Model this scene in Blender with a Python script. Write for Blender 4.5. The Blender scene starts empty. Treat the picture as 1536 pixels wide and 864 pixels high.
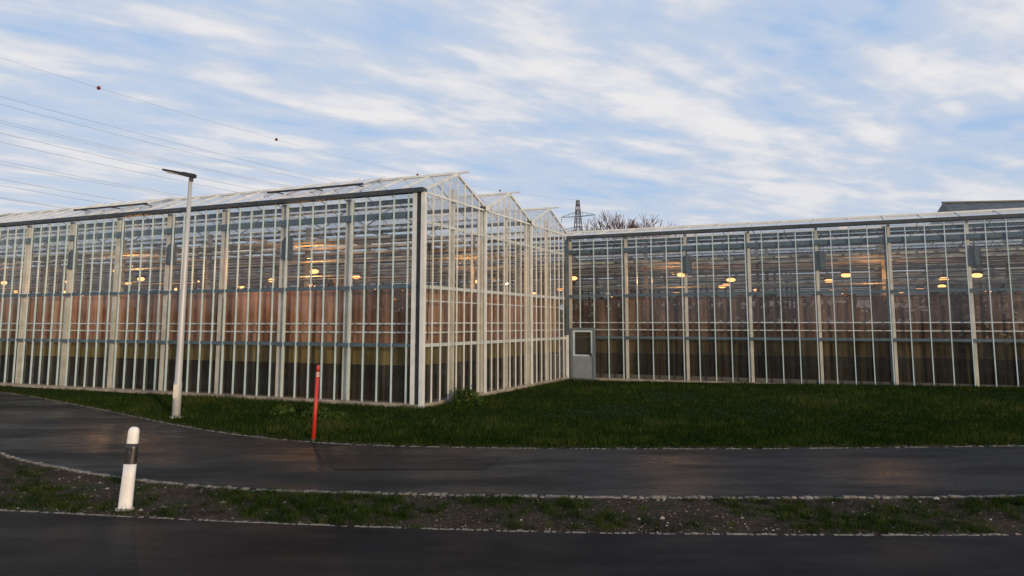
import bpy, math, random
import numpy as np
from mathutils import Vector, Matrix
random.seed(7); rng=np.random.default_rng(7)
sc=bpy.context.scene
sc.view_settings.view_transform='Standard'; sc.view_settings.look='None'; sc.view_settings.exposure=0
COL=sc.collection

# ------------------------------------------------------------------ helpers
class MB:
    def __init__(s): s.v=[]; s.f=[]
    def box(s,x0,x1,y0,y1,z0,z1):
        n=len(s.v)
        s.v+=[(x0,y0,z0),(x1,y0,z0),(x1,y1,z0),(x0,y1,z0),(x0,y0,z1),(x1,y0,z1),(x1,y1,z1),(x0,y1,z1)]
        s.f+=[(n,n+3,n+2,n+1),(n+4,n+5,n+6,n+7),(n,n+1,n+5,n+4),(n+1,n+2,n+6,n+5),(n+2,n+3,n+7,n+6),(n+3,n,n+4,n+7)]
    def beam(s,a,b,w,h=None,w2=None,up=(0,0,1)):
        h=w if h is None else h
        a=Vector(a);b=Vector(b);d=(b-a).normalized();u=Vector(up)
        if abs(d.dot(u))>.99:u=Vector((0,1,0))
        r=d.cross(u).normalized();u=r.cross(d).normalized()
        k=1 if w2 is None else w2/w
        n=len(s.v)
        for p,q in((a,1),(b,k)):
            for i,j in((-1,-1),(1,-1),(1,1),(-1,1)):
                s.v.append(tuple(p+r*(i*w*q/2)+u*(j*h*q/2)))
        s.f+=[(n,n+1,n+2,n+3),(n+7,n+6,n+5,n+4)]
        for i in range(4):
            j=(i+1)%4; s.f.append((n+i,n+4+i,n+4+j,n+j))
    def tube(s,pts,rad,seg=8,cap=True):
        pts=[Vector(p) for p in pts]
        if not hasattr(rad,'__len__'):rad=[rad]*len(pts)
        base=len(s.v)
        for i,p in enumerate(pts):
            d=(pts[min(i+1,len(pts)-1)]-pts[max(i-1,0)]).normalized()
            u=Vector((0,0,1)) if abs(d.z)<.95 else Vector((0,1,0))
            r=d.cross(u).normalized();u=r.cross(d)
            for k in range(seg):
                a=2*math.pi*k/seg
                s.v.append(tuple(p+(r*math.cos(a)+u*math.sin(a))*rad[i]))
        for i in range(len(pts)-1):
            for k in range(seg):
                j=(k+1)%seg
                s.f.append((base+i*seg+k,base+(i+1)*seg+k,base+(i+1)*seg+j,base+i*seg+j))
        if cap:
            s.f.append(tuple(base+k for k in range(seg)))
            s.f.append(tuple(base+(len(pts)-1)*seg+k for k in reversed(range(seg))))
    def quad(s,*p):
        n=len(s.v); s.v+=[tuple(q) for q in p]; s.f.append(tuple(range(n,n+len(p))))
    def obj(s,name,mat,parent=None,smooth=False):
        me=bpy.data.meshes.new(name); me.from_pydata(s.v,[],s.f)
        if mat: me.materials.append(mat)
        if smooth: me.shade_smooth()
        o=bpy.data.objects.new(name,me); COL.objects.link(o)
        if parent: o.parent=parent
        return o
def empty(name,loc=(0,0,0),rz=0):
    e=bpy.data.objects.new(name,None); COL.objects.link(e); e.location=loc; e.rotation_euler=(0,0,rz); e.empty_display_size=.3
    return e
def nodes(name):
    m=bpy.data.materials.new(name); m.use_nodes=True; nt=m.node_tree; nt.nodes.clear()
    out=nt.nodes.new('ShaderNodeOutputMaterial'); return m,nt,out
def N(nt,t,**k):
    n=nt.nodes.new(t)
    for a,b in k.items(): setattr(n,a,b)
    return n
def L(nt,a,b): nt.links.new(a,b)
def ramp(nt,stops,inter='LINEAR'):
    r=nt.nodes.new('ShaderNodeValToRGB'); e=r.color_ramp.elements; r.color_ramp.interpolation=inter
    while len(e)<len(stops): e.new(.5)
    for q,(p,c) in zip(e,stops):
        q.position=p; q.color=tuple(c)+(1,) if hasattr(c,'__len__') else (c,c,c,1)
    return r
def noise(nt,vec,scale,detail=4,rough=.5,dist=0):
    n=N(nt,'ShaderNodeTexNoise'); n.inputs['Scale'].default_value=scale; n.inputs['Detail'].default_value=detail
    n.inputs['Roughness'].default_value=rough; n.inputs['Distortion'].default_value=dist
    if vec is not None: L(nt,vec,n.inputs['Vector'])
    return n
def mapped(nt,scale=(1,1,1),rot=(0,0,0)):
    tc=N(nt,'ShaderNodeTexCoord'); m=N(nt,'ShaderNodeMapping'); L(nt,tc.outputs['Object'],m.inputs['Vector'])
    m.inputs['Scale'].default_value=scale; m.inputs['Rotation'].default_value=rot
    return m.outputs['Vector']
def basic(name,c1,c2,scale=3,rough=.5,metal=0,bump=0,bscale=40,spec=.5,stretch=(1,1,1)):
    m,nt,out=nodes(name); v=mapped(nt,stretch)
    n=noise(nt,v,scale,6,.6); r=ramp(nt,[(.3,c1),(.7,c2)]); L(nt,n.outputs['Fac'],r.inputs['Fac'])
    b=N(nt,'ShaderNodeBsdfPrincipled'); L(nt,r.outputs['Color'],b.inputs['Base Color'])
    b.inputs['Roughness'].default_value=rough; b.inputs['Metallic'].default_value=metal
    b.inputs['Specular IOR Level'].default_value=spec
    if bump:
        n2=noise(nt,v,bscale,4); bp=N(nt,'ShaderNodeBump'); bp.inputs['Strength'].default_value=bump; bp.inputs['Distance'].default_value=.02
        L(nt,n2.outputs['Fac'],bp.inputs['Height']); L(nt,bp.outputs['Normal'],b.inputs['Normal'])
    L(nt,b.outputs['BSDF'],out.inputs['Surface']); return m

# ------------------------------------------------------------------ materials
M_white=basic('white_aluminium',(.44,.48,.49),(.62,.65,.65),2,.4,0)
M_mull=basic('pale_blue_aluminium',(.32,.45,.50),(.48,.61,.66),2,.35,.1)
M_steel=basic('galvanised_steel',(.42,.40,.35),(.66,.63,.56),3,.5,0)
M_truss=basic('truss_steel',(.13,.14,.15),(.30,.30,.30),5,.5,0)
M_rail=basic('blue_grey_rail',(.05,.085,.11),(.085,.13,.165),3,.4,.2)
M_dark=basic('dark_metal',(.02,.022,.026),(.05,.052,.06),5,.45,.5)
M_gutter=basic('gutter_metal',(.022,.028,.034),(.055,.065,.075),2,.5,.1)
M_screenfab=basic('energy_screen_fabric',(.14,.15,.15),(.50,.50,.49),1.5,.8,0)
M_cloth=basic('dark_cloth',(.02,.035,.05),(.06,.09,.12),12,.8)
M_conc=basic('concrete_plinth',(.16,.14,.12),(.32,.29,.24),3,.9,0,.4)
M_floor=basic('greenhouse_floor',(.05,.045,.04),(.11,.10,.085),1,.8)

def glass(name,haze,tint=(.86,.9,.92),hcol=(.7,.74,.76),rough=.03,r0=.05,k=.9):
    m,nt,out=nodes(name)
    st=noise(nt,mapped(nt,(9,9,.35)),1,2,.6)
    mr=N(nt,'ShaderNodeMapRange'); L(nt,st.outputs['Fac'],mr.inputs['Value'])
    mr.inputs['From Min'].default_value=.35; mr.inputs['From Max'].default_value=.7
    mr.inputs['To Min'].default_value=haze*.4; mr.inputs['To Max'].default_value=haze*1.8
    tr=N(nt,'ShaderNodeBsdfTransparent'); tr.inputs['Color'].default_value=tint+(1,)
    gl=N(nt,'ShaderNodeBsdfGlossy'); gl.inputs['Roughness'].default_value=rough; gl.inputs['Color'].default_value=(.95,.97,1,1)
    lw=N(nt,'ShaderNodeLayerWeight'); pw=N(nt,'ShaderNodeMath',operation='POWER'); L(nt,lw.outputs['Facing'],pw.inputs[0]); pw.inputs[1].default_value=4
    lw.inputs['Blend'].default_value=.5
    fr=N(nt,'ShaderNodeMath',operation='MULTIPLY_ADD'); L(nt,pw.outputs[0],fr.inputs[0]); fr.inputs[1].default_value=k; fr.inputs[2].default_value=r0
    m1=N(nt,'ShaderNodeMixShader'); L(nt,fr.outputs[0],m1.inputs[0]); L(nt,tr.outputs[0],m1.inputs[1]); L(nt,gl.outputs[0],m1.inputs[2])
    di=N(nt,'ShaderNodeBsdfDiffuse'); di.inputs['Color'].default_value=hcol+(1,)
    tl=N(nt,'ShaderNodeBsdfTranslucent'); tl.inputs['Color'].default_value=hcol+(1,)
    m2=N(nt,'ShaderNodeMixShader'); m2.inputs[0].default_value=.5; L(nt,di.outputs[0],m2.inputs[1]); L(nt,tl.outputs[0],m2.inputs[2])
    m3=N(nt,'ShaderNodeMixShader'); L(nt,mr.outputs[0],m3.inputs[0]); L(nt,m1.outputs[0],m3.inputs[1]); L(nt,m2.outputs[0],m3.inputs[2])
    L(nt,m3.outputs[0],out.inputs['Surface']); return m
M_glass=glass('facade_glass',.03,(.88,.91,.92),r0=.035)
M_roofglass=glass('roof_glass',.30,(.9,.93,.95),(.85,.88,.9),.08,.06)

def reflection_sheet(name,c1,c2,c3,alpha_lo,alpha_hi,tint):  # translucent sheet whose colours paint in blurred reflections of the wall glass
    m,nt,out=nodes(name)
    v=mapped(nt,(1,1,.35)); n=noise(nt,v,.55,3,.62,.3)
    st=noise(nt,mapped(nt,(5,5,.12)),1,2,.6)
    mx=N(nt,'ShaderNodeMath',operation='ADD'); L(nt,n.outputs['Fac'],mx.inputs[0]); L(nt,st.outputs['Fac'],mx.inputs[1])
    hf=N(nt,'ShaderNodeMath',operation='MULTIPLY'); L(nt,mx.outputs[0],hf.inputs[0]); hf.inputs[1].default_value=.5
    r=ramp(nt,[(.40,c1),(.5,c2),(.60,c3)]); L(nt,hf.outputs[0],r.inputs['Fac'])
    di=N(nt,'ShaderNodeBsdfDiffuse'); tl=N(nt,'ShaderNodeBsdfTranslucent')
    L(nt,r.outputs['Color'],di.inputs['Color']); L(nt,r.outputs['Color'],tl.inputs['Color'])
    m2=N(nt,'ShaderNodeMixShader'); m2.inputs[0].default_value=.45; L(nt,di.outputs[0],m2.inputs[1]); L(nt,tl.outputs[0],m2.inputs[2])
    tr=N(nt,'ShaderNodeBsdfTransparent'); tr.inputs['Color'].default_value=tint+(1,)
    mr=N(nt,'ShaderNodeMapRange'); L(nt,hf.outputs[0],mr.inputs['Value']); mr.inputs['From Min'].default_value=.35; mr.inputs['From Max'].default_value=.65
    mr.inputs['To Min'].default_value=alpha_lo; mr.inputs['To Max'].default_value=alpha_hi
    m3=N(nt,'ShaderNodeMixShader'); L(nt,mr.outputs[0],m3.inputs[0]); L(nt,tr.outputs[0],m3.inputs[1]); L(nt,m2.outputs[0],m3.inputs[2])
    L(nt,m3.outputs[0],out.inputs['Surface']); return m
M_scr_mid=reflection_sheet('side_screen_brown',(.12,.055,.032),(.30,.155,.095),(.58,.36,.25),.75,.95,(.95,.75,.6))
M_scr_low=reflection_sheet('side_screen_olive',(.055,.050,.012),(.16,.125,.035),(.34,.26,.10),.85,.97,(.8,.75,.5))
M_refl_base=reflection_sheet('side_screen_black',(.006,.006,.004),(.018,.016,.010),(.060,.050,.030),.92,.98,(.6,.55,.4))
M_refl_midR=reflection_sheet('side_screen_grey_brown',(.04,.026,.018),(.11,.068,.048),(.26,.17,.12),.65,.9,(.9,.75,.65))
M_refl_lowR=reflection_sheet('side_screen_dark',(.02,.018,.010),(.06,.048,.022),(.15,.11,.05),.85,.97,(.8,.7,.55))

def emis(name,c,s):
    m,nt,out=nodes(name); e=N(nt,'ShaderNodeEmission'); e.inputs['Color'].default_value=c+(1,); e.inputs['Strength'].default_value=s
    L(nt,e.outputs[0],out.inputs['Surface']); return m
M_bulb=emis('sodium_bulb',(1,.42,.14),3.0)

# ------------------------------------------------------------------ world
SUN_AZ=Vector((.5,-.86)).normalized(); EL=math.radians(8)
w=bpy.data.worlds.new('World'); sc.world=w; w.use_nodes=True; nt=w.node_tree; nt.nodes.clear()
wo=N(nt,'ShaderNodeOutputWorld'); bg=N(nt,'ShaderNodeBackground'); bg.inputs['Strength'].default_value=.1
sky=N(nt,'ShaderNodeTexSky'); sky.sky_type='NISHITA'; sky.sun_disc=False; sky.sun_elevation=EL
sky.sun_rotation=math.atan2(SUN_AZ.x,SUN_AZ.y); sky.air_density=1.1; sky.dust_density=.6; sky.ozone_density=1.5
tc=N(nt,'ShaderNodeTexCoord'); sp=N(nt,'ShaderNodeSeparateXYZ'); L(nt,tc.outputs['Generated'],sp.inputs[0])
zz=N(nt,'ShaderNodeMath',operation='MAXIMUM'); L(nt,sp.outputs['Z'],zz.inputs[0]); zz.inputs[1].default_value=0
za=N(nt,'ShaderNodeMath',operation='ADD'); L(nt,zz.outputs[0],za.inputs[0]); za.inputs[1].default_value=.07
dx=N(nt,'ShaderNodeMath',operation='DIVIDE'); dy=N(nt,'ShaderNodeMath',operation='DIVIDE')
L(nt,sp.outputs['X'],dx.inputs[0]); L(nt,za.outputs[0],dx.inputs[1]); L(nt,sp.outputs['Y'],dy.inputs[0]); L(nt,za.outputs[0],dy.inputs[1])
cb=N(nt,'ShaderNodeCombineXYZ'); L(nt,dx.outputs[0],cb.inputs[0]); L(nt,dy.outputs[0],cb.inputs[1])
rot=N(nt,'ShaderNodeMapping'); rot.vector_type='POINT'; rot.inputs['Rotation'].default_value=(0,0,math.radians(-36)); L(nt,cb.outputs[0],rot.inputs['Vector'])
def smap(sx,sy,off=(0,0,0)):
    m=N(nt,'ShaderNodeMapping'); m.inputs['Scale'].default_value=(sx,sy,1); m.inputs['Location'].default_value=off; L(nt,rot.outputs[0],m.inputs['Vector']); return m.outputs[0]
nb=noise(nt,smap(1.7,4.2,(3.1,1.7,0)),1,3,.5,.25)
nl=noise(nt,smap(.8,.85,(5.3,6.2,0)),1,3,.5,.2)
nf=noise(nt,smap(6.0,8.0,(1,5,0)),1,5,.6,.3)
def madd(a,k,b=None):
    m=N(nt,'ShaderNodeMath',operation='MULTIPLY_ADD'); L(nt,a,m.inputs[0]); m.inputs[1].default_value=k
    if b is None: m.inputs[2].default_value=0
    else: L(nt,b,m.inputs[2])
    return m.outputs[0]
s1=madd(nb.outputs['Fac'],.38,madd(nl.outputs['Fac'],.48,madd(nf.outputs['Fac'],.14)))
cr=ramp(nt,[(.37,.12),(.46,.6),(.54,1)],'EASE'); L(nt,s1,cr.inputs['Fac'])
cc=ramp(nt,[(.38,(5.0,6.0,7.7)),(.49,(6.2,6.7,7.7)),(.60,(8.3,8.2,8.35))],'EASE'); L(nt,s1,cc.inputs['Fac'])
mx=N(nt,'ShaderNodeMix',data_type='RGBA'); L(nt,cr.outputs['Color'],mx.inputs[0])
skm=N(nt,'ShaderNodeMix',data_type='RGBA',blend_type='MIX'); skm.inputs[0].default_value=.8; L(nt,sky.outputs[0],skm.inputs[6]); skm.inputs[7].default_value=(4.0,6.0,9.2,1)
L(nt,skm.outputs[2],mx.inputs[6]); L(nt,cc.outputs['Color'],mx.inputs[7])
hz=N(nt,'ShaderNodeMapRange'); L(nt,zz.outputs[0],hz.inputs['Value']); hz.inputs['From Min'].default_value=.02; hz.inputs['From Max'].default_value=.24
hz.inputs['To Min'].default_value=.65; hz.inputs['To Max'].default_value=0
mh=N(nt,'ShaderNodeMix',data_type='RGBA'); L(nt,hz.outputs[0],mh.inputs[0]); L(nt,mx.outputs[2],mh.inputs[6]); mh.inputs[7].default_value=(6.2,6.6,7.3,1)
L(nt,mh.outputs[2],bg.inputs['Color']); L(nt,bg.outputs[0],wo.inputs[0])
sun=bpy.data.lights.new('sun','SUN'); sun.energy=3.3; sun.angle=math.radians(2.0); sun.color=(1,.72,.44)
so=bpy.data.objects.new('sun',sun); COL.objects.link(so)
sd=Vector((SUN_AZ.x*math.cos(EL),SUN_AZ.y*math.cos(EL),math.sin(EL)))
so.rotation_euler=(-sd).to_track_quat('-Z','Y').to_euler(); so.location=(10,-20,30)

# ------------------------------------------------------------------ ground layout
FAR=[(-140,82),(-80,54.4),(-40,36.4),(-24,29.2),(-18,26.7),(-12.1,21.9),(-7.06,17.4),(-4,15.53),(-.87,14.88),(4.22,14.73),(10.14,15.1),(18,15.8),(40,18),(120,24)]
NEAR=[(-140,76),(-80,49),(-40,32.5),(-20,24.0),(-14,18.9),(-9.5,14.35),(-6.58,12.37),(-4.07,11.35),(-1.59,11.0),(2.14,10.76),(7.14,10.84),(14,11.2),(40,13.5),(120,20)]
ROAD=[(-140,32),(-60,18),(-30,13.5),(-12,10.9),(-6.56,9.98),(-2.94,9.37),(.25,8.99),(3.26,8.86),(5.8,8.86),(14,9.05),(40,10.2),(120,15)]
def smooth(P):
    P=np.array(P,float); out=[]
    for i in range(len(P)-1):
        p0=P[max(i-1,0)];p1=P[i];p2=P[i+1];p3=P[min(i+2,len(P)-1)]
        m1=(p2-p0)/max(1e-6,(p2[0]-p0[0])); m2=(p3-p1)/max(1e-6,(p3[0]-p1[0])); h=p2[0]-p1[0]
        for t in np.linspace(0,1,12,endpoint=False):
            y=(2*t**3-3*t**2+1)*p1[1]+(t**3-2*t**2+t)*h*m1[1]+(-2*t**3+3*t**2)*p2[1]+(t**3-t**2)*h*m2[1]
            out.append((p1[0]+h*t,y))
    out.append(tuple(P[-1])); return np.array(out)
FARs,NEARs,ROADs=smooth(FAR),smooth(NEAR),smooth(ROAD)
def fy(C,x): return np.interp(x,C[:,0],C[:,1])
ANG=math.radians(-24.3); ca,sa=math.cos(ANG),math.sin(ANG); CX,CY=-2.57,21.7
def to_local(x,y):
    rx,ry=x-CX,y-CY; return rx*ca+ry*sa, -rx*sa+ry*ca
def gz(x,y):
    lx,ly=to_local(x,y)
    a=np.clip((lx-2)/15,0,1); b=np.clip((ly-3)/9,0,1)
    return .23*a*b*b*(3-2*b)+0.0*x
def strip(name,A,B,z,mat):
    xs=np.unique(np.concatenate([np.linspace(-140,-30,40),np.linspace(-30,30,240),np.linspace(30,120,30)]))
    v=[];f=[]
    for x in xs:
        v.append((x,A(x),z)); v.append((x,B(x),z))
    for i in range(len(xs)-1): f.append((2*i,2*i+1,2*i+3,2*i+2))
    me=bpy.data.meshes.new(name); me.from_pydata(v,[],f); me.materials.append(mat)
    o=bpy.data.objects.new(name,me); COL.objects.link(o); return o

m,nt,out=nodes('lawn_soil'); v=mapped(nt)
n1=noise(nt,v,.35,6,.6); n2=noise(nt,v,9,6,.7)
r1=ramp(nt,[(.3,(.010,.022,.005)),(.55,(.018,.034,.008)),(.75,(.028,.038,.012))]); L(nt,n1.outputs['Fac'],r1.inputs['Fac'])
r2=ramp(nt,[(.3,.55),(.7,1.25)]); L(nt,n2.outputs['Fac'],r2.inputs['Fac'])
mm=N(nt,'ShaderNodeMix',data_type='RGBA',blend_type='MULTIPLY'); mm.inputs[0].default_value=1; L(nt,r1.outputs[0],mm.inputs[6]); L(nt,r2.outputs[0],mm.inputs[7])
b=N(nt,'ShaderNodeBsdfPrincipled'); b.inputs['Roughness'].default_value=.95; b.inputs['Specular IOR Level'].default_value=.1; L(nt,mm.outputs[2],b.inputs['Base Color'])
bp=N(nt,'ShaderNodeBump'); bp.inputs['Strength'].default_value=.6; bp.inputs['Distance'].default_value=.04; L(nt,n2.outputs['Fac'],bp.inputs['Height']); L(nt,bp.outputs[0],b.inputs['Normal'])
L(nt,b.outputs[0],out.inputs[0]); M_lawn=m
gx=np.unique(np.concatenate([np.linspace(-2500,-60,14),np.linspace(-60,60,121),np.linspace(60,2500,14)]))
gy=np.unique(np.concatenate([np.linspace(-2500,-20,12),np.linspace(-20,70,91),np.linspace(70,2500,14)]))
X,Y=np.meshgrid(gx,gy); Z=gz(X,Y)
vs=np.stack([X.ravel(),Y.ravel(),Z.ravel()],1); nx=len(gx)
fs=[(j*nx+i,j*nx+i+1,(j+1)*nx+i+1,(j+1)*nx+i) for j in range(len(gy)-1) for i in range(nx-1)]
me=bpy.data.meshes.new('ground'); me.from_pydata(vs.tolist(),[],fs); me.materials.append(M_lawn); me.shade_smooth()
COL.objects.link(bpy.data.objects.new('ground',me))

def soil(name,green):
    m,nt,out=nodes(name); v=mapped(nt)
    n1=noise(nt,v,1.1,6,.65,.3); n2=noise(nt,v,14,6,.75)
    g=ramp(nt,[(.38,(.018,.013,.009)),(.52,(.040,.028,.019)),(.58+green,(.016,.022,.006)),(.75+green,(.022,.032,.008))]); L(nt,n1.outputs['Fac'],g.inputs['Fac'])
    r2=ramp(nt,[(.3,.35),(.7,1.7)]); L(nt,n2.outputs['Fac'],r2.inputs['Fac'])
    mm=N(nt,'ShaderNodeMix',data_type='RGBA',blend_type='MULTIPLY'); mm.inputs[0].default_value=1; L(nt,g.outputs[0],mm.inputs[6]); L(nt,r2.outputs[0],mm.inputs[7])
    vo=N(nt,'ShaderNodeTexVoronoi'); vo.inputs['Scale'].default_value=38; L(nt,v,vo.inputs['Vector'])
    pr=ramp(nt,[(0,1),(.22,1),(.30,0)]); L(nt,vo.outputs['Distance'],pr.inputs['Fac'])
    sel=N(nt,'ShaderNodeSeparateColor'); L(nt,vo.outputs['Color'],sel.inputs[0])
    gt=N(nt,'ShaderNodeMath',operation='GREATER_THAN'); L(nt,sel.outputs[0],gt.inputs[0]); gt.inputs[1].default_value=.7
    mu=N(nt,'ShaderNodeMath',operation='MULTIPLY'); L(nt,gt.outputs[0],mu.inputs[0]); L(nt,pr.outputs[0],mu.inputs[1])
    pc=ramp(nt,[(0,(.04,.035,.03)),(.8,(.13,.115,.10)),(1,(.40,.37,.35))]); L(nt,sel.outputs[1],pc.inputs['Fac'])
    m3=N(nt,'ShaderNodeMix',data_type='RGBA'); L(nt,mu.outputs[0],m3.inputs[0]); L(nt,mm.outputs[2],m3.inputs[6]); L(nt,pc.outputs[0],m3.inputs[7])
    b=N(nt,'ShaderNodeBsdfPrincipled'); b.inputs['Roughness'].default_value=.9; b.inputs['Specular IOR Level'].default_value=.1; L(nt,m3.outputs[2],b.inputs['Base Color'])
    bp=N(nt,'ShaderNodeBump'); bp.inputs['Strength'].default_value=.9; bp.inputs['Distance'].default_value=.04; L(nt,n2.outputs['Fac'],bp.inputs['Height']); L(nt,bp.outputs[0],b.inputs['Normal'])
    L(nt,b.outputs[0],out.inputs[0]); return m
M_verge=soil('verge_soil',0); M_grav=soil('gravel_edge_soil',.1)
def asphalt(name,base,wet,ior):
    m,nt,out=nodes(name); v=mapped(nt)
    n1=noise(nt,v,.5,5,.6,.4); n2=noise(nt,v,110,3,.7); n3=noise(nt,mapped(nt,(.3,.8,1)),1,6,.65)
    r=ramp(nt,[(.3,tuple(c*.65 for c in base)),(.7,tuple(c*1.4 for c in base))]); L(nt,n1.outputs['Fac'],r.inputs['Fac'])
    r2=ramp(nt,[(.35,.45),(.6,1.0),(.75,2.8)]); L(nt,n2.outputs['Fac'],r2.inputs['Fac'])
    mm=N(nt,'ShaderNodeMix',data_type='RGBA',blend_type='MULTIPLY'); mm.inputs[0].default_value=1; L(nt,r.outputs[0],mm.inputs[6]); L(nt,r2.outputs[0],mm.inputs[7])
    b=N(nt,'ShaderNodeBsdfPrincipled'); L(nt,mm.outputs[2],b.inputs['Base Color']); b.inputs['IOR'].default_value=ior
    rr=N(nt,'ShaderNodeMapRange'); L(nt,n3.outputs['Fac'],rr.inputs['Value']); rr.inputs['From Min'].default_value=.38; rr.inputs['From Max'].default_value=.62
    rr.inputs['To Min'].default_value=wet; rr.inputs['To Max'].default_value=.6; L(nt,rr.outputs[0],b.inputs['Roughness'])
    bp=N(nt,'ShaderNodeBump'); bp.inputs['Strength'].default_value=.5; bp.inputs['Distance'].default_value=.006; L(nt,n2.outputs['Fac'],bp.inputs['Height']); L(nt,bp.outputs[0],b.inputs['Normal'])
    L(nt,b.outputs[0],out.inputs[0]); return m
M_asph=asphalt('asphalt_path',(.015,.0145,.015),.22,1.13); M_asph2=asphalt('asphalt_road',(.014,.0135,.014),.35,1.09)
M_patch=asphalt('asphalt_patch',(.013,.0125,.013),.26,1.12)
strip('verge',lambda x:fy(ROADs,x)-.1,lambda x:fy(NEARs,x)+.1,.004,M_verge)
strip('gravel_edge',lambda x:fy(FARs,x)-.1,lambda x:fy(FARs,x)+.42+.12*math.sin(x*1.7)+.08*math.sin(x*4.3),.005,M_grav)
strip('footpath',lambda x:fy(NEARs,x),lambda x:fy(FARs,x),.010,M_asph)
strip('road',lambda x:-8.0,lambda x:fy(ROADs,x),.010,M_asph2)
pt=empty('asphalt_repair_patch')
mb=MB(); P0=[(-2.9,12.7),(-.45,12.75),(-.15,13.9),(-3.5,14.05)]
mb.quad(*[(a,b,.014) for a,b in P0]); mb.obj('patch_surface',M_patch,pt)
mb=MB()
for i in range(4):
    a=P0[i];c=P0[(i+1)%4]; mb.beam((a[0],a[1],.0155),(c[0],c[1],.0155),.02,.003)
mb.obj('patch_seam',basic('bitumen_seam',(.004,.004,.005),(.010,.010,.010),5,.5,spec=.12),pt)

M_sett=basic('granite_sett',(.06,.06,.055),(.25,.24,.22),14,.8,0,.5,60,spec=.2)
def setts(name,C,off,wd,x0,x1,step,h,keep=1.0):
    mb=MB(); x=x0
    while x<x1:
        y=float(fy(C,x))+off; y2=float(fy(C,x+.1))+off; sl=math.atan2(y2-y,.1)
        l=step*random.uniform(.6,1.15); ww=wd*random.uniform(.5,1.3); hh=h*random.uniform(.3,1.2)
        if random.random()<keep:
            cs,sn=math.cos(sl+random.uniform(-.2,.2)),math.sin(sl)
            n=len(mb.v); oy=random.uniform(-.02,.02)
            for zz_,k in((-.02,1),(hh*.7+.008,1),(hh+.008,.7)):
                for i,j in((-1,-1),(1,-1),(1,1),(-1,1)):
                    px,py=i*l*.47*k+random.uniform(-.009,.009),j*ww*.5*k+oy+random.uniform(-.009,.009)
                    mb.v.append((x+px*cs-py*sn,y+px*sn+py*cs,zz_+random.uniform(-.003,.003)))
            for q in(0,4):
                for i in range(4):
                    j=(i+1)%4; mb.f.append((n+q+i,n+q+j,n+q+4+j,n+q+4+i))
            mb.f.append((n+8,n+9,n+10,n+11))
        x+=step*math.cos(sl)
    mb.obj(name,M_sett)
setts('kerb_setts',NEARs,-.05,.085,-26,26,.105,.022,.97)
setts('kerb_setts',FARs,.04,.05,-26,26,.10,.008,.75)
setts('kerb_setts',ROADs,.03,.045,-20,20,.08,.008,.85)

# ------------------------------------------------------------------ scatter
def mat_blade(name,stops,tr=.25):
    m,nt,out=nodes(name); at=N(nt,'ShaderNodeAttribute'); at.attribute_name='tint'
    r=ramp(nt,stops); L(nt,at.outputs['Fac'],r.inputs['Fac'])
    d=N(nt,'ShaderNodeBsdfDiffuse'); t=N(nt,'ShaderNodeBsdfTranslucent'); L(nt,r.outputs[0],d.inputs[0]); L(nt,r.outputs[0],t.inputs[0])
    mx=N(nt,'ShaderNodeMixShader'); mx.inputs[0].default_value=tr; L(nt,d.outputs[0],mx.inputs[1]); L(nt,t.outputs[0],mx.inputs[2]); L(nt,mx.outputs[0],out.inputs[0]); return m
def tri_mesh(name,V,tint,mat):
    n=len(V)//3
    me=bpy.data.meshes.new(name); me.vertices.add(len(V)); me.vertices.foreach_set('co',V.astype(np.float32).ravel())
    me.loops.add(len(V)); me.loops.foreach_set('vertex_index',np.arange(len(V),dtype=np.int32))
    me.polygons.add(n); me.polygons.foreach_set('loop_start',np.arange(0,len(V),3,dtype=np.int32))
    try: me.polygons.foreach_set('loop_total',np.full(n,3,dtype=np.int32))
    except Exception: pass
    me.update(calc_edges=True)
    a=me.attributes.new('tint','FLOAT','POINT'); a.data.foreach_set('value',np.repeat(tint,3).astype(np.float32))
    me.materials.append(mat); o=bpy.data.objects.new(name,me); COL.objects.link(o); return o
def lownoise(x,y,f,seed=0):
    r=np.random.default_rng(seed); s=0
    for k in range(7):
        a,b,c=r.uniform(-1,1)*f,r.uniform(-1,1)*f,r.uniform(0,6.28); s=s+np.sin(a*x+b*y+c)
    return s/7
def blades(name,x,y,h,wd,mat,tint,lean=.5):
    n=len(x); z=gz(x,y); a=rng.uniform(0,2*np.pi,n); d=np.stack([np.cos(a),np.sin(a),0*a],1)
    la=rng.uniform(0,2*np.pi,n); ll=rng.uniform(0,lean,n)*h
    base=np.stack([x,y,z],1); tip=base+np.stack([np.cos(la)*ll,np.sin(la)*ll,h],1)
    V=np.empty((n,3,3)); V[:,0]=base-d*wd[:,None]/2; V[:,1]=base+d*wd[:,None]/2; V[:,2]=tip
    return tri_mesh(name,V.reshape(-1,3),tint,mat)
M_grass=mat_blade('grass_blade',[(0,(.007,.015,.003)),(.45,(.016,.034,.006)),(.8,(.036,.058,.012)),(1,(.085,.085,.03))])
nB=330000
y=14.8+ (33-14.8)*rng.random(nB)**1.5; x=rng.uniform(-1,1,nB)*(y*.78+2)
lx,ly=to_local(x,y); edge=fy(FARs,x)+.30+.2*rng.random(nB)
ok=(y>edge)&~((lx<.12)&(ly>-.12))&(ly<11.9)
x,y=x[ok],y[ok]; n=len(x)
pn=.7*lownoise(x,y,.7,2)+lownoise(x,y,1.8,3)+.7*lownoise(x,y,5,5)+.6*lownoise(x,y,12,6)
h=(.05+.06*rng.random(n))*(1+.8*np.clip(pn,-.9,1.3)); wd=.012+.014*rng.random(n)
tint=np.clip(.40+.42*pn+rng.normal(0,.24,n),0,1)
blades('grass',x,y,h,wd,M_grass,tint,.8)
nT=4600; tx=rng.uniform(-15,11,nT); tf=rng.random(nT); ty=fy(ROADs,tx)+.12+(fy(NEARs,tx)-fy(ROADs,tx)-.3)*tf
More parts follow.
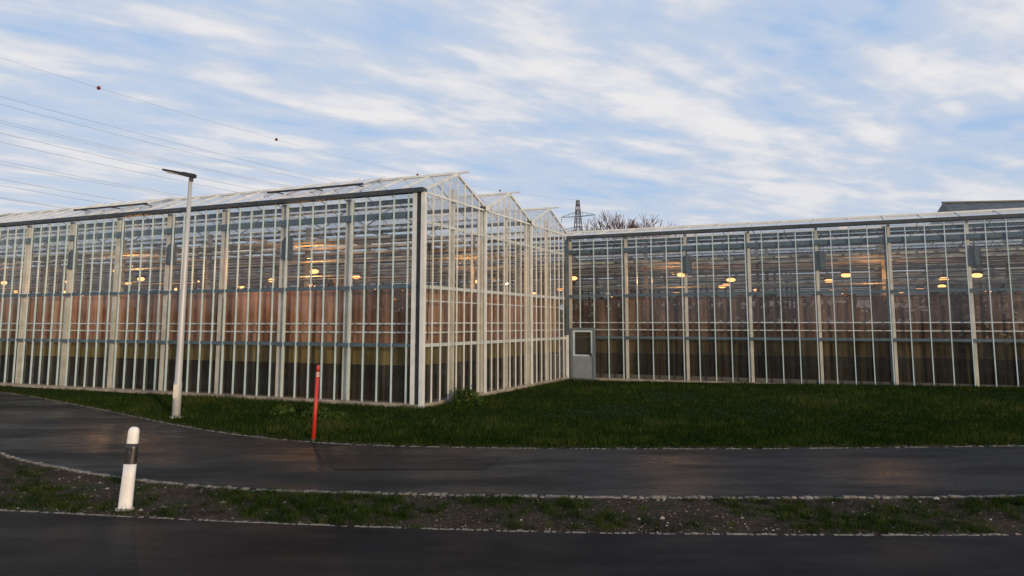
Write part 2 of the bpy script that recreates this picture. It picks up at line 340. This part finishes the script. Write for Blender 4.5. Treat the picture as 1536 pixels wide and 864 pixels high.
dn=lownoise(tx,ty,2.2,11)+.5*lownoise(tx,ty,6,12); keep=dn+rng.normal(0,.24,nT)>.02
tx,ty,dn=tx[keep],ty[keep],dn[keep]; k=34
x=np.repeat(tx,k)+rng.normal(0,.045,len(tx)*k); y=np.repeat(ty,k)+rng.normal(0,.045,len(tx)*k)
h=np.repeat(.02+.10*rng.random(len(tx))**1.5,k)*rng.uniform(.5,1.2,len(x)); wd=rng.uniform(.005,.010,len(x))
blades('verge_grass',x,y,h,wd,M_grass,np.clip(np.repeat(rng.uniform(.1,.9,len(tx)),k)+rng.normal(0,.15,len(x)),0,1),1.2)
nT=1500; tx=rng.uniform(-22,14,nT); ty=fy(FARs,tx)+rng.uniform(.08,.6,nT); k=16
x=np.repeat(tx,k)+rng.normal(0,.04,len(tx)*k); y=np.repeat(ty,k)+rng.normal(0,.04,len(tx)*k)
blades('edge_grass',x,y,rng.uniform(.02,.09,len(x)),rng.uniform(.008,.014,len(x)),M_grass,rng.random(len(x)),1.0)
M_stone=mat_blade('gravel_stone',[(0,(.02,.018,.016)),(.5,(.09,.08,.07)),(.8,(.28,.26,.24)),(1,(.65,.62,.6))],0)
OCT=np.array([(1,0,0),(0,1,0),(-1,0,0),(0,-1,0),(0,0,1),(0,0,-1)],float); OF=[(0,1,4),(1,2,4),(2,3,4),(3,0,4),(1,0,5),(2,1,5),(3,2,5),(0,3,5)]
def stones(name,x,y,s):
    n=len(x); J=OCT[None]*(s[:,None,None])*rng.uniform(.6,1.3,(n,6,1))*np.array([1,1,.6])
    a=rng.uniform(0,6.28,n); c,sn=np.cos(a)[:,None],np.sin(a)[:,None]
    R=np.stack([J[...,0]*c-J[...,1]*sn,J[...,0]*sn+J[...,1]*c,J[...,2]],2)
    R+=np.stack([x,y,gz(x,y)+s*.35],1)[:,None]
    V=R[:,np.array(OF)].reshape(-1,3); return tri_mesh(name,V,np.repeat(np.clip(rng.beta(1.2,2.6,n),0,1),8),M_stone)
n=20000; x=rng.uniform(-13,11,n); t=rng.random(n); y=fy(ROADs,x)+.05+(fy(NEARs,x)-fy(ROADs,x)-.1)*t
kk=(lownoise(x,y,3,21)+rng.normal(0,.4,n))>-.15; x,y=x[kk],y[kk]
s=.004+.015*rng.random(len(x))**2.5
n2=9000; x2=rng.uniform(-22,16,n2); y2=fy(FARs,x2)+.03+.42*rng.random(n2)**1.3; s2=.006+.014*rng.random(n2)**2.5
n3=140; x3=rng.uniform(-12,10,n3); y3=fy(ROADs,x3)+.1+(fy(NEARs,x3)-fy(ROADs,x3)-.2)*rng.random(n3); s3=rng.uniform(.018,.045,n3)
n4=5000; x4=rng.uniform(-13,11,n4); y4=np.where(rng.random(n4)<.5,fy(NEARs,x4)-.06-.2*rng.random(n4)**2,fy(ROADs,x4)+.03+.2*rng.random(n4)**2); s4=.005+.012*rng.random(n4)**2
stones('gravel',np.concatenate([x,x2,x3,x4]),np.concatenate([y,y2,y3,y4]),np.concatenate([s,s2,s3,s4]))
n=60; x=rng.uniform(-8,9,n); y=fy(NEARs,x)+.1+(fy(FARs,x)-fy(NEARs,x)-.2)*rng.random(n)
s=rng.uniform(.012,.028,n); a=rng.uniform(0,6.28,n); V=np.empty((n,3,3))
for i in range(3):
    V[:,i]=np.stack([x+s*np.cos(a+i*2.1),y+s*np.sin(a+i*2.1),.014+.006*rng.random(n)],1)
tri_mesh('fallen_leaves',V.reshape(-1,3),rng.random(n),mat_blade('dead_leaf',[(0,(.08,.05,.02)),(1,(.18,.13,.05))]))

M_shrub=mat_blade('shrub_leaf',[(0,(.012,.024,.005)),(.6,(.04,.075,.018)),(1,(.10,.13,.04))],.3)
def shrub(name,cx,cy,rx,rz,n,ls):
    u=rng.normal(0,1,(n,3)); u/=np.linalg.norm(u,axis=1)[:,None]; r=rng.random(n)**.45
    lump=1+.3*np.sin(u[:,0]*5+1)*np.cos(u[:,1]*4)+.25*np.sin(u[:,2]*7)
    P=u*(r*lump)[:,None]*np.array([rx,rx,rz]); P[:,2]=np.abs(P[:,2])*1+.03; P+=np.array([cx,cy,0])
    V=np.empty((n,3,3))
    for i in range(3): V[:,i]=P+rng.normal(0,ls,(n,3))
    return tri_mesh(name,V.reshape(-1,3),np.clip(r*.6+rng.normal(0,.2,n)+.1,0,1),M_shrub)
shrub('shrub',-1.35,22.6,.42,.42,1500,.035)
shrub('weed_plant',-5.0,19.6,.3,.24,500,.035)
shrub('weed_plant',-4.4,19.0,.35,.18,400,.035)
shrub('weed_plant',-6.0,20.2,.3,.2,300,.035)

# ------------------------------------------------------------------ GREENHOUSE
G=empty('greenhouse',(CX,CY,0),ANG)
EV=6.3; RG=7.1; EV2=6.12; RG2=6.55; XL=-70.; XR=50.; NS=11; YB=NS*4.; W3=12.
def frange(a,b,s):
    r=[];x=a
    while x<=b+1e-6: r.append(x); x+=s
    return r
mull=MB(); col=MB(); rail=MB(); white=MB(); gut=MB(); glass_=MB(); dark=MB(); conc=MB(); roofg=MB(); roofbar=MB(); pipes=MB()
ZR=[.12,1.76,3.45,5.58,6.2]; ZR2=[.12,1.80,3.55,5.45,6.02]
def panes(fn,us,zs):
    for i in range(len(us)-1):
        for j in range(len(zs)-1):
            t=[random.uniform(-.004,.004) for _ in range(3)]
            glass_.quad(fn(us[i],zs[j],t[0]),fn(us[i+1],zs[j],t[1]),fn(us[i+1],zs[j+1],t[1]+t[2]),fn(us[i],zs[j+1],t[0]+t[2]))
us=frange(XL,0,.5)
panes(lambda u,z,t:(u,t,z),us,ZR)
for u in us[1:-1]:
    mull.box(u-.014,u+.014,-.065,-.012,.12,6.2)
u=-.25; cols_l=[]
while u>XL: cols_l.append(u); u-=2.55
for u in cols_l:
    col.box(u-.085,u+.085,.16,.34,0,6.2)
    dark.box(u-.05,u+.05,.341,.40,4.9,6.1)
for z,h in((1.76,.10),(3.45,.10)):
    rail.box(XL,-.12,-.05,-.010,z-h/2,z+h/2)
rail.box(XL,-.12,.02,.14,5.49,5.67)
for z in(2.12,2.38): pipes.box(XL,-.13,.42,.46,z-.022,z+.022)
rail.box(XL,-.12,.36,.44,5.98,6.12)
gut.box(XL,.03,-.16,.10,6.2,6.26); gut.box(XL,.03,-.16,-.12,6.26,6.33); gut.box(XL,.03,.06,.10,6.26,6.34)
gut.box(.03,.05,-.15,.09,6.21,6.32)
us=frange(0,XR,.625)
panes(lambda u,z,t:(u,W3+t,z),us,ZR2)
for u in us[1:-1]:
    mull.box(u-.016,u+.016,W3-.065,W3-.012,.12 if u>1.3 else 2.2,6.02)
cols_r=frange(.1,XR,2.5)
for u in cols_r:
    col.box(u-.05,u+.05,W3+.16,W3+.32,0,6.02)
rail.box(1.3,XR,W3-.05,W3-.010,1.75,1.85); rail.box(.12,XR,W3-.05,W3-.010,3.50,3.60)
rail.box(.1,XR,W3+.02,W3+.14,5.37,5.54)
rail.box(.1,XR,W3+.36,W3+.44,5.80,5.92)
for z in(2.12,2.42): pipes.box(.1,XR,W3+.14,W3+.155,z-.018,z+.018)
gut.box(.08,XR,W3-.16,W3+.10,6.02,6.08); gut.box(.08,XR,W3-.16,W3-.12,6.08,6.15); gut.box(.08,XR,W3+.06,W3+.10,6.08,6.16)
def gh(y):
    q=y%4.0; return EV+(RG-EV)*(1-abs(q-2)/2)
us=frange(0,12,.5)
panes(lambda u,z,t:(t,u,z),us,ZR)
for i in range(24):
    a,b2=us[i],us[i+1]
    za=gh(a); zb=gh(b2) if abs(b2%4)>1e-6 else EV
    glass_.quad((0,a,6.2),(0,b2,6.2),(0,b2,zb),(0,a,za))
for u in us:
    q=u%4
    if q<.01: continue
    white.box(.012,.05,u-.015,u+.015,.12,gh(u)-.02)
for y0 in(0,4,8):
    white.beam((.02,y0+.0,EV-.01),(.02,y0+2,RG-.01),.06,.07); white.beam((.021,y0+2,RG-.01),(.021,y0+4,EV-.01),.06,.07)
    white.beam((-.5,y0+2,RG+.03),(.42,y0+2,RG+.03),.05,.05)
for y0 in(4,8):
    col.box(-.24,-.06,y0-.09,y0+.09,0,6.2); white.box(.004,.075,y0-.04,y0+.04,.1,6.2)
    gut.box(-1.,.10,y0-.13,y0+.13,6.2,6.34); white.box(.101,.12,y0-.14,y0+.14,6.18,6.36)
for y0 in(2,6,10): col.box(-.2,-.08,y0-.05,y0+.05,0,6.6)
for z in(1.76,3.45,5.35): white.box(-.07,-.012,.1,12,z-.05,z+.05)
white.box(.003,.045,.05,11.95,6.17,6.23)
for z in(2.12,2.4,3.05): pipes.box(-.14,-.11,.2,12,z-.02,z+.02)
white.box(-.05,.075,-.075,.06,0,6.2); white.box(-.33,-.19,-.085,-.07,0.1,6.2); dark.box(-.17,-.07,-.07,.0,.1,6.2)
dark.beam((.09,.18,4.6),(.09,.20,3.3),.02); dark.beam((.09,.20,3.3),(.09,.14,2.7),.02); dark.beam((.09,.14,2.7),(.09,.16,1.9),.02)
dark.box(.08,.14,.10,.22,4.5,4.7)
white.box(.0,.11,W3-.12,W3-.0,0,6.2); rail.box(.02,.16,W3-.22,W3-.13,1.9,6.0)
conc.box(XL,.06,-.07,.10,-.1,.11); conc.box(-.06,.07,.11,11.9,-.1,.12); conc.box(.1,XR,W3-.07,W3+.1,-.1,.115)
for k in range(NS):
    y0=4.*k; x0=XL; x1=0. if k<3 else XR; E,R_=(EV,RG) if k<3 else (EV2,RG2)
    roofg.quad((x0,y0+.06,E),(x1,y0+.06,E),(x1,y0+2,R_),(x0,y0+2,R_)); roofg.quad((x0,y0+2,R_),(x1,y0+2,R_),(x1,y0+3.94,E),(x0,y0+3.94,E))
    st=1.0 if k in(0,) else 1.25
    for u in frange(x0,x1,st):
        roofbar.beam((u,y0+.08,E+.015),(u,y0+1.98,R_+.015),.03,.035)
        if k<6: roofbar.beam((u,y0+2.02,R_+.015),(u,y0+3.9,E+.015),.03,.035)
    roofbar.beam((x0,y0+2,R_+.03),(x1,y0+2,R_+.03),.08,.07)
    if k>0: gut.box(x0,(-.1 if k<=3 else XR),y0-.1,y0+.1,E-.08,E+.03)
vent=MB(); ventf=MB()
def vnt(xa,xb,y0,lift):
    r=(y0+1.95,RG+.10); l=(y0+.75,RG-.50+lift)
    vent.quad((xa,l[0],l[1]),(xb,l[0],l[1]),(xb,r[0],r[1]),(xa,r[0],r[1]))
    ventf.beam((xa,l[0],l[1]),(xb,l[0],l[1]),.06,.06)
    for q in np.linspace(xa,xb,int((xb-xa)/.95)+1): roofbar.beam((q,l[0],l[1]+.03),(q,r[0],r[1]+.02),.04,.04)
    for q in np.linspace(xa+.3,xb-.3,3): ventf.beam((q,l[0],l[1]),(q,y0+1.2,RG-.32),.03)
vnt(-6.6,-2.7,0,.18); vnt(-16.3,-12.3,0,.18); vnt(-26,-22,0,.18); vnt(-36,-32,0,.18)
for (a,b2) in(((XL,YB),(XR,YB)),((XL,0),(XL,YB)),((XR,12),(XR,YB))):
    glass_.quad((a[0],a[1],.1),(b2[0],b2[1],.1),(b2[0],b2[1],6.1),(a[0],a[1],6.1))
    A=Vector((a[0],a[1],0));B=Vector((b2[0],b2[1],0)); Ln=(B-A).length
    for t in frange(0,Ln,2.5):
        p=A+(B-A)*(t/Ln); mull.beam((p.x,p.y,.1),(p.x,p.y,6.1),.08)
    for z in(.1,1.76,3.45,5.6): rail.beam((a[0],a[1],z),(b2[0],b2[1],z),.08,.1)
mull.obj('wall_mullions',M_mull,G); col.obj('steel_columns',M_steel,G); rail.obj('wall_rails',M_rail,G); white.obj('gable_frame',M_white,G)
gut.obj('gutters',M_gutter,G); glass_.obj('wall_glass',M_glass,G); dark.obj('dark_fittings',M_dark,G); conc.obj('plinth',M_conc,G)
roofg.obj('roof_glass_panes',M_roofglass,G); roofbar.obj('roof_bars',M_white,G); vent.obj('roof_vent_glass',M_roofglass,G); ventf.obj('roof_vent_frames',M_dark,G)
pipes.obj('heating_pipes',M_white,G)
mb=MB(); mb.box(XL+.2,-.2,.2,12,-.05,.05); mb.box(XL+.2,XR-.2,12.3,YB-.2,-.05,.26); mb.obj('floor',M_floor,G)
tr=MB(); icol=MB(); scr=MB()
for k in range(0,NS+1):
    y0=4.*k+(.5 if k in(0,3) else 0); x1=-.3 if k<3 else XR-.3
    if k==NS: y0-=.3
    for z in(5.35,5.9): tr.box(XL+.3,x1,y0-.03,y0+.03,z-.03,z+.03)
    if k<7:
        us=frange(XL+.5,x1,.85)
        for i in range(len(us)-1):
            tr.beam((us[i],y0,5.38 if i%2 else 5.87),(us[i+1],y0,5.87 if i%2 else 5.38),.025)
    if k not in(0,):
        for u in frange(XL+2.5,x1,5.): icol.box(u-.07,u+.07,y0-.07,y0+.07,0,6.)
for y0 in frange(.9,YB-1,1.33):
    x1=-.5 if y0<12.4 else XR-.5
    if 11.2<y0<12.6: continue
    wv=random.uniform(.3,.75); zz_=5.0+random.uniform(-.15,.15)
    scr.box(XL+.4,x1,y0-wv/2,y0+wv/2,zz_-.03,zz_+.05)
    if random.random()<.6: tr.box(XL+.4,x1,y0+.5,y0+.54,4.55,4.59)
    if random.random()<.6: tr.box(XL+.4,x1,y0+.2,y0+.24,4.0,4.04)
for u in frange(XL+2.5,XR-1,2.5):
    ys=.6 if u<-.3 else 12.6
    tr.box(u-.03,u+.03,ys,YB-.5,5.22,5.28)
tr.obj('interior_trusses',M_truss,G); icol.obj('interior_columns',M_truss,G); scr.obj('energy_screens',M_screenfab,G)
def plane(name,pts,mat):
    mb=MB(); mb.quad(*pts); mb.obj(name,mat,G)
for nm,z0,z1,m_,mr_ in(('mid',1.8,3.42,M_scr_mid,M_refl_midR),('low',1.15,1.795,M_scr_low,M_refl_lowR),('base',.1,1.145,M_refl_base,M_refl_base)):  # added sheets: warm sky and dark ground reflections painted as colour bands by height
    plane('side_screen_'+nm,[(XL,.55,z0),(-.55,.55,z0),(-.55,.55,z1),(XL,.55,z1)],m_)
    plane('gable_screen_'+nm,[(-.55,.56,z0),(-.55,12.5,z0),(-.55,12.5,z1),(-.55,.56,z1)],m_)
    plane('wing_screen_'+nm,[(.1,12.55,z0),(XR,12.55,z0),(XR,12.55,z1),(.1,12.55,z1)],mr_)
cl=MB()
def cloth(x,y):
    ring=[]
    for (z,r) in((5.12,.11),(5.0,.16),(4.75,.15),(4.5,.17),(4.42,.14)):
        ring.append([(x+r*1.1*math.cos(2*math.pi*i/12)*(1+.25*(i%2)),y+r*.6*math.sin(2*math.pi*i/12)*(1+.25*(i%2)),z+.03*math.sin(i*2.3)) for i in range(12)])
    b0=len(cl.v)
    for r_ in ring: cl.v+=r_
    for a in range(4):
        for i in range(12): j=(i+1)%12; cl.f.append((b0+a*12+i,b0+(a+1)*12+i,b0+(a+1)*12+j,b0+a*12+j))
    cl.f.append(tuple(b0+i for i in range(12))); cl.f.append(tuple(b0+48+i for i in range(12)))
    cl.beam((x,y,5.1),(x,y,5.5),.03)
for i in range(1,13): cloth(-5.1*i-.02,.12+.02)
for i in range(1,10): cloth(5.05*i+.12,W3+.13)
cl.obj('folded_screen_bundles',M_cloth,G)
lb=MB(); lh=MB()
for yy in frange(2,YB-2,4.):
    for xx in frange(XL+4,XR-3,5.):
        if yy<12 and xx>-1.5: continue
        if random.random()<.4: continue
        x=xx+(yy*.37)%2.3
        if yy<12 and x>-1: continue
        z=4.45+random.uniform(-.08,.08)
        lh.box(x-.22,x+.22,yy-.1,yy+.1,z+.09,z+.16); lh.beam((x,yy,z+.16),(x,yy,5.2),.02)
        lb.tube([(x-.2,yy,z),(x-.1,yy,z),(x+.1,yy,z),(x+.2,yy,z)],[.04,.085,.085,.04],8)
lb.obj('lamp_bulbs',M_bulb,G); lh.obj('lamp_reflectors',M_dark,G)
def pl(x,y,z,e,r=.05):
    l=bpy.data.lights.new('grow_lamp_light','POINT'); l.energy=e; l.color=(1,.42,.12); l.shadow_soft_size=r
    o=bpy.data.objects.new('grow_lamp_light',l); COL.objects.link(o); o.parent=G; o.location=(x,y,z)
for (x,y) in((-6,2.2),(-15,2.4),(-26,2.2)): pl(x,y,4.3,150)
pl(-2.5,7,4.3,120)
for (x,y) in((4,15),(12,15),(21,15)): pl(x,y,4.3,120)
nc=26000
xx=rng.uniform(XL+1,XR-1,nc); yy=rng.uniform(1.3,30,nc); ok=~((yy<12.9)&(xx>-1.2)); xx,yy=xx[ok],yy[ok]
xx=np.round(xx/1.6)*1.6+rng.normal(0,.22,len(xx)); ok=~((yy<12.9)&(xx>-.9)); xx,yy=xx[ok],yy[ok]
zz_=rng.uniform(.5,3.7,len(xx)); P=np.stack([xx,yy,zz_],1); V=np.empty((len(xx),3,3))
for i in range(3): V[:,i]=P+rng.normal(0,.16,(len(xx),3))
o=tri_mesh('crop_rows',V.reshape(-1,3),rng.random(len(xx)),mat_blade('crop_leaf',[(0,(.03,.035,.012)),(.6,(.10,.06,.035)),(1,(.2,.13,.08))],.4)); o.parent=G
D=empty('door',(0,0,0)); D.parent=G
M_doorg=basic('door_grey',(.10,.13,.16),(.15,.18,.215),3,.45,.2)
mb=MB(); yf=W3-.14; yb=W3-.02; x0,x1=.20,1.28; zt=2.2; zb=.02
mb.box(x0,x0+.09,yf,yb,zb,zt); mb.box(x1-.09,x1,yf,yb,zb,zt); mb.box(x0+.09,x1-.09,yf,yb,zt-.10,zt); mb.box(x0+.09,x1-.09,yf,yb,zb,.10)
mb.obj('door_frame',M_doorg,D)
mb=MB(); mb.box(x0+.10,x1-.10,yf+.04,yb-.02,.11,1.0)
for i in range(9):
    q=x0+.17+i*.09; mb.box(q,q+.04,yf+.03,yf+.04,.16,.94)
mb.obj('door_panel',basic('door_panel_grey',(.15,.18,.21),(.21,.24,.27),3,.5),D)
mb=MB(); mb.box(x0+.10,x0+.17,yf+.02,yb-.02,1.0,2.09); mb.box(x1-.17,x1-.10,yf+.02,yb-.02,1.0,2.09); mb.box(x0+.17,x1-.17,yf+.02,yb-.02,1.0,1.07); mb.box(x0+.17,x1-.17,yf+.02,yb-.02,2.02,2.09)
mb.obj('door_window_frame',M_mull,D)
mb=MB(); mb.quad((x0+.17,yf+.06,1.07),(x1-.17,yf+.06,1.07),(x1-.17,yf+.06,2.02),(x0+.17,yf+.06,2.02)); mb.obj('door_window',M_glass,D)
mb=MB(); mb.box(x1-.17,x1-.13,yf-.02,yf+.02,1.0,1.14); mb.box(x1-.25,x1-.13,yf-.035,yf-.02,1.06,1.09); mb.box(x0-.1,x1+.1,W3-.6,W3-.16,0,.05); mb.obj('door_handle',M_dark,D)

# ------------------------------------------------------------------ street furniture
SLp=empty('street_lamp',(-8.53,19.5,0)); SLp.rotation_euler=(0,math.radians(.6),0)
mb=MB(); mb.tube([(0,0,0),(0,0,.9),(0,0,.92),(0,0,3.5),(0,0,6.2)],[.105,.10,.088,.07,.045],16); mb.obj('pole',basic('pole_galvanised',(.32,.33,.35),(.46,.47,.48),4,.5,.2,stretch=(1,1,.2)),SLp,True)
mb=MB(); mb.tube([(0,0,0),(0,0,.04)],[.17,.17],16); mb.box(-.06,.06,-.112,-.09,.5,.85); mb.obj('base_plate',M_steel,SLp)
mb=MB()
mb.tube([(.02,0,6.10),(.02,0,6.28)],[.055,.055],10); mb.beam((.12,0,6.24),(-.2,0,6.30),.16,.10); mb.beam((-.2,0,6.30),(-.72,-.0,6.40),.26,.06,w2=.2)
mb.obj('luminaire_head',M_dark,SLp)
mb=MB(); mb.beam((-.26,0,6.275),(-.66,0,6.352),.2,.012); mb.obj('luminaire_lens',basic('lens',(.5,.45,.35),(.6,.55,.45),3,.2),SLp)

Dl=empty('delineator_post',(-5.01,10.08,0)); Dl.rotation_euler=(0,math.radians(3.2),math.radians(10))
def deli(z0,z1,k=1.0,cap=False):
    mb=MB(); seg=20
    zs=[(z0,1)]+[(z0+(z1-z0)*i/4,1) for i in range(1,5)]
    if cap: zs+=[(z1+.03,.93),(z1+.05,.75),(z1+.062,.45),(z1+.066,.1)]
    for z,s in zs:
        taper=(.086-.018*z)*s*k
        for i in range(seg):
            a=2*math.pi*i/seg; cx=math.cos(a); sy=math.sin(a)
            ex=.7 if sy<0 else .55
            mb.v.append((taper*cx,taper*.75*math.copysign(abs(sy)**ex,sy),z))
    n=len(zs)
    for r in range(n-1):
        for i in range(seg): j=(i+1)%seg; mb.f.append((r*seg+i,r*seg+j,(r+1)*seg+j,(r+1)*seg+i))
    mb.f.append(tuple((n-1)*seg+i for i in range(seg))); return mb
M_pw=basic('white_plastic',(.52,.53,.54),(.74,.74,.74),6,.5,stretch=(1,1,.4)); M_pb=basic('black_plastic',(.012,.012,.013),(.03,.03,.03),6,.4)
deli(-.05,.58).obj('post_body',M_pw,Dl,True); deli(.58,.84,1.004).obj('black_band',M_pb,Dl,True); deli(.84,.985,1,True).obj('post_top',M_pw,Dl,True)
mb=MB(); mb.box(-.025,.025,-.0595,-.05,.69,.79); mb.obj('reflector',basic('reflector_grey',(.015,.015,.018),(.05,.05,.06),30,.3),Dl)
mb=MB(); mb.tube([(0,0,0),(0,0,.025)],[.12,.11],14); mb.obj('post_foot',M_conc,Dl)
Rp=empty('red_marker_post',(-4.06,15.75,0)); Rp.rotation_euler=(0,math.radians(2.2),0)
M_red=basic('red_paint',(.34,.018,.012),(.50,.034,.022),5,.5,stretch=(1,1,.3))
mb=MB(); mb.tube([(0,0,-.05),(0,0,1.30)],[.040,.038],14); mb.tube([(0,0,1.40),(0,0,1.52),(0,0,1.54)],[.038,.036,.02],14); mb.obj('post',M_red,Rp,True)
mb=MB()
for i in range(4): mb.tube([(0,0,1.302+i*.026),(0,0,1.318+i*.026)],[.039,.039],14)
mb.obj('reflective_band',basic('reflective_grey',(.35,.33,.31),(.5,.48,.46),8,.4),Rp)
mb=MB(); mb.tube([(0,0,1.30),(0,0,1.40)],[.0375,.0375],14); mb.obj('band_core',M_red,Rp)
mb=MB(); mb.tube([(0,0,1.535),(0,0,1.56)],[.03,.02],12); mb.tube([(0,0,0),(0,0,.05)],[.06,.055],12); mb.obj('cap_and_socket',M_dark,Rp)

# ------------------------------------------------------------------ distant things
M_py=basic('pylon_steel',(.10,.10,.11),(.18,.18,.19),1,.6,.3)
A0=Vector((31,350,0)); B0=Vector((-160,5,0)); dirn=(B0-A0).normalized(); perp=Vector((-dirn.y,dirn.x,0))
ARMS=[(38,9.5),(45,12.),(52,8.5)]; HT=60
def pylon(loc):
    e=empty('electricity_pylon',loc,math.atan2(perp.y,perp.x)); mb=MB()
    def hw(z): return 4.5*(1-z/HT)+.35 if z<36 else 4.5*(1-36/HT)*(1-(z-36)/26)+.35
    zs=[0,7,13,18.5,23.5,28,32,36,40,44,48,52,56,HT]
    for a,b in zip(zs[:-1],zs[1:]):
        p,q=hw(a),hw(b)
        for i,j in((-1,-1),(1,-1),(1,1),(-1,1)): mb.beam((i*p,j*p,a),(i*q,j*q,b),.3)
        for (i,j),(k,l) in(((-1,-1),(1,-1)),((1,-1),(1,1)),((1,1),(-1,1)),((-1,1),(-1,-1))):
            mb.beam((i*p,j*p,a),(k*q,l*q,b),.16); mb.beam((k*p,l*p,a),(i*q,j*q,b),.16)
    for z,l in ARMS:
        for s in(-1,1):
            mb.beam((0,-.5,z),(s*l,0,z+.3),.25); mb.beam((0,.5,z),(s*l,0,z+.3),.25); mb.beam((0,0,z+2.6),(s*l,0,z+.4),.2)
            for t in(.3,.55,.8): mb.beam((s*l*t,0,z),(s*l*t,0,z+2.5*(1-t)+.3),.12)
            mb.beam((s*l,0,z+.3),(s*l,0,z-2.2),.18)
    mb.obj('lattice',M_py,e)
pylon(A0); pylon(B0)
PL=empty('power_lines')
wm=MB(); balls=MB()
def wire(off,z,sag,r):
    P=[]
    for t in np.linspace(0,1,60):
        p=A0.lerp(B0,t)+perp*off; p.z=z-4*sag*t*(1-t); P.append(p)
    wm.tube(P,r,5); return P
for z,l in ARMS:
    for s in(-1,1):
        wire(s*l,z-2,11,.022); wire(s*(l*.62),z-2,11.4,.022)
P=wire(0,HT,11.5,.018)
for t in(.33,.48,.60,.2):
    i=int(t*59); c=P[i]; R=.4
    balls.tube([c+Vector((0,0,-R)),c+Vector((0,0,-R*.7)),c,c+Vector((0,0,R*.7)),c+Vector((0,0,R))],[.05,R*.7,R,R*.7,.05],12)
wm.obj('wires',M_py,PL); balls.obj('marker_balls',basic('ball_red',(.10,.02,.02),(.15,.03,.02),1,.6),PL,True)
M_twig=basic('bare_twigs',(.07,.05,.045),(.16,.11,.10),2,.9)
M_twig2=basic('reddish_twigs',(.14,.075,.07),(.25,.14,.13),2,.9)
def tree(name,loc,H,mat,seed):
    r=random.Random(seed); mb=MB()
    def br(p,d,l,w,lev):
        q=p+d*l; mb.beam(p,q,w,w,w*.65)
        if lev==0: return
        for i in range(r.choice((2,3,3,4)) if lev>1 else 4):
            nd=(d+Vector((r.uniform(-1,1),r.uniform(-1,1),r.uniform(-.3,.65)))*.62).normalized()
            br(p.lerp(q,r.uniform(.55,1)),nd,l*r.uniform(.62,.85),max(w*.58,.035),lev-1)
    br(Vector((0,0,0)),Vector((0,0,1)),H*.27,H*.028,6)
    zm=max(v_[2] for v_ in mb.v); k=H/zm; mb.v=[(a*k,b*k,c*k) for a,b,c in mb.v]
    o=mb.obj(name,mat); o.location=loc; o.rotation_euler=(0,0,r.uniform(0,6))
for i,(x,y_,H,mt) in enumerate([(13.4,92,16.0,M_twig),(15.3,96,16.6,M_twig),(18.0,98,15.4,M_twig2),(19.6,104,15.6,M_twig2)]): tree('bare_tree',(x,y_,0),H,mt,i+3)
FB=empty('farm_building',(63.6,82,0),math.radians(-8))
M_slate=basic('slate_roof',(.035,.05,.065),(.07,.09,.11),1.5,.5,0,.4,6); M_wallf=basic('render_wall',(.4,.38,.34),(.5,.48,.44),.6,.9)
mb=MB(); mb.box(-15,15,-6,6,0,11.3); mb.obj('walls',M_wallf,FB)
mb=MB()
mb.quad((-16,-6.8,11.0),(16,-6.8,11.0),(15,0,15.9),(-15,0,15.9)); mb.quad((16,6.8,11.0),(-16,6.8,11.0),(-15,0,15.9),(15,0,15.9))
mb.quad((-16,6.8,11.0),(-16,-6.8,11.0),(-15,0,15.9)); mb.quad((16,-6.8,11.0),(16,6.8,11.0),(15,0,15.9)); mb.obj('roof',M_slate,FB)
mb=MB(); mb.beam((-15.1,0,15.95),(15.1,0,15.95),.3,.15); mb.beam((-16,-6.85,10.95),(16,-6.85,10.95),.2,.25); mb.beam((-16,-6.85,11.05),(-15,0,15.95),.2); mb.obj('ridge_and_gutter',M_gutter,FB)
mb=MB()
for i in range(8):
    for z in(2,5.5,8.5): mb.box(-13+i*3.5,-12+i*3.5,-6.05,-6.002,z,z+1.5)
mb.obj('windows',M_dark,FB)
n=9000; a=rng.uniform(-2.2,2.2,n); R=rng.uniform(420,520,n); hx=R*np.sin(a); hy=R*np.cos(a); hh=(9+4*lownoise(hx,hy,.03,9)+2.5*lownoise(hx,hy,.15,8))*rng.random(n)**.6
P=np.stack([hx,hy,hh],1); V=np.empty((n,3,3))
for i in range(3): V[:,i]=P+rng.normal(0,2.2,(n,3))
tri_mesh('distant_woodland',V.reshape(-1,3),rng.random(n),mat_blade('distant_foliage',[(0,(.04,.045,.035)),(1,(.10,.09,.07))],.1))

# ------------------------------------------------------------------ camera
cam=bpy.data.cameras.new('camera'); co=bpy.data.objects.new('camera',cam); COL.objects.link(co)
co.location=(0,0,2.4); co.rotation_euler=(math.radians(96.7),0,0); cam.lens=26.44; cam.sensor_width=36; cam.shift_y=-.0521; cam.clip_end=6000; cam.clip_start=.1
sc.camera=co
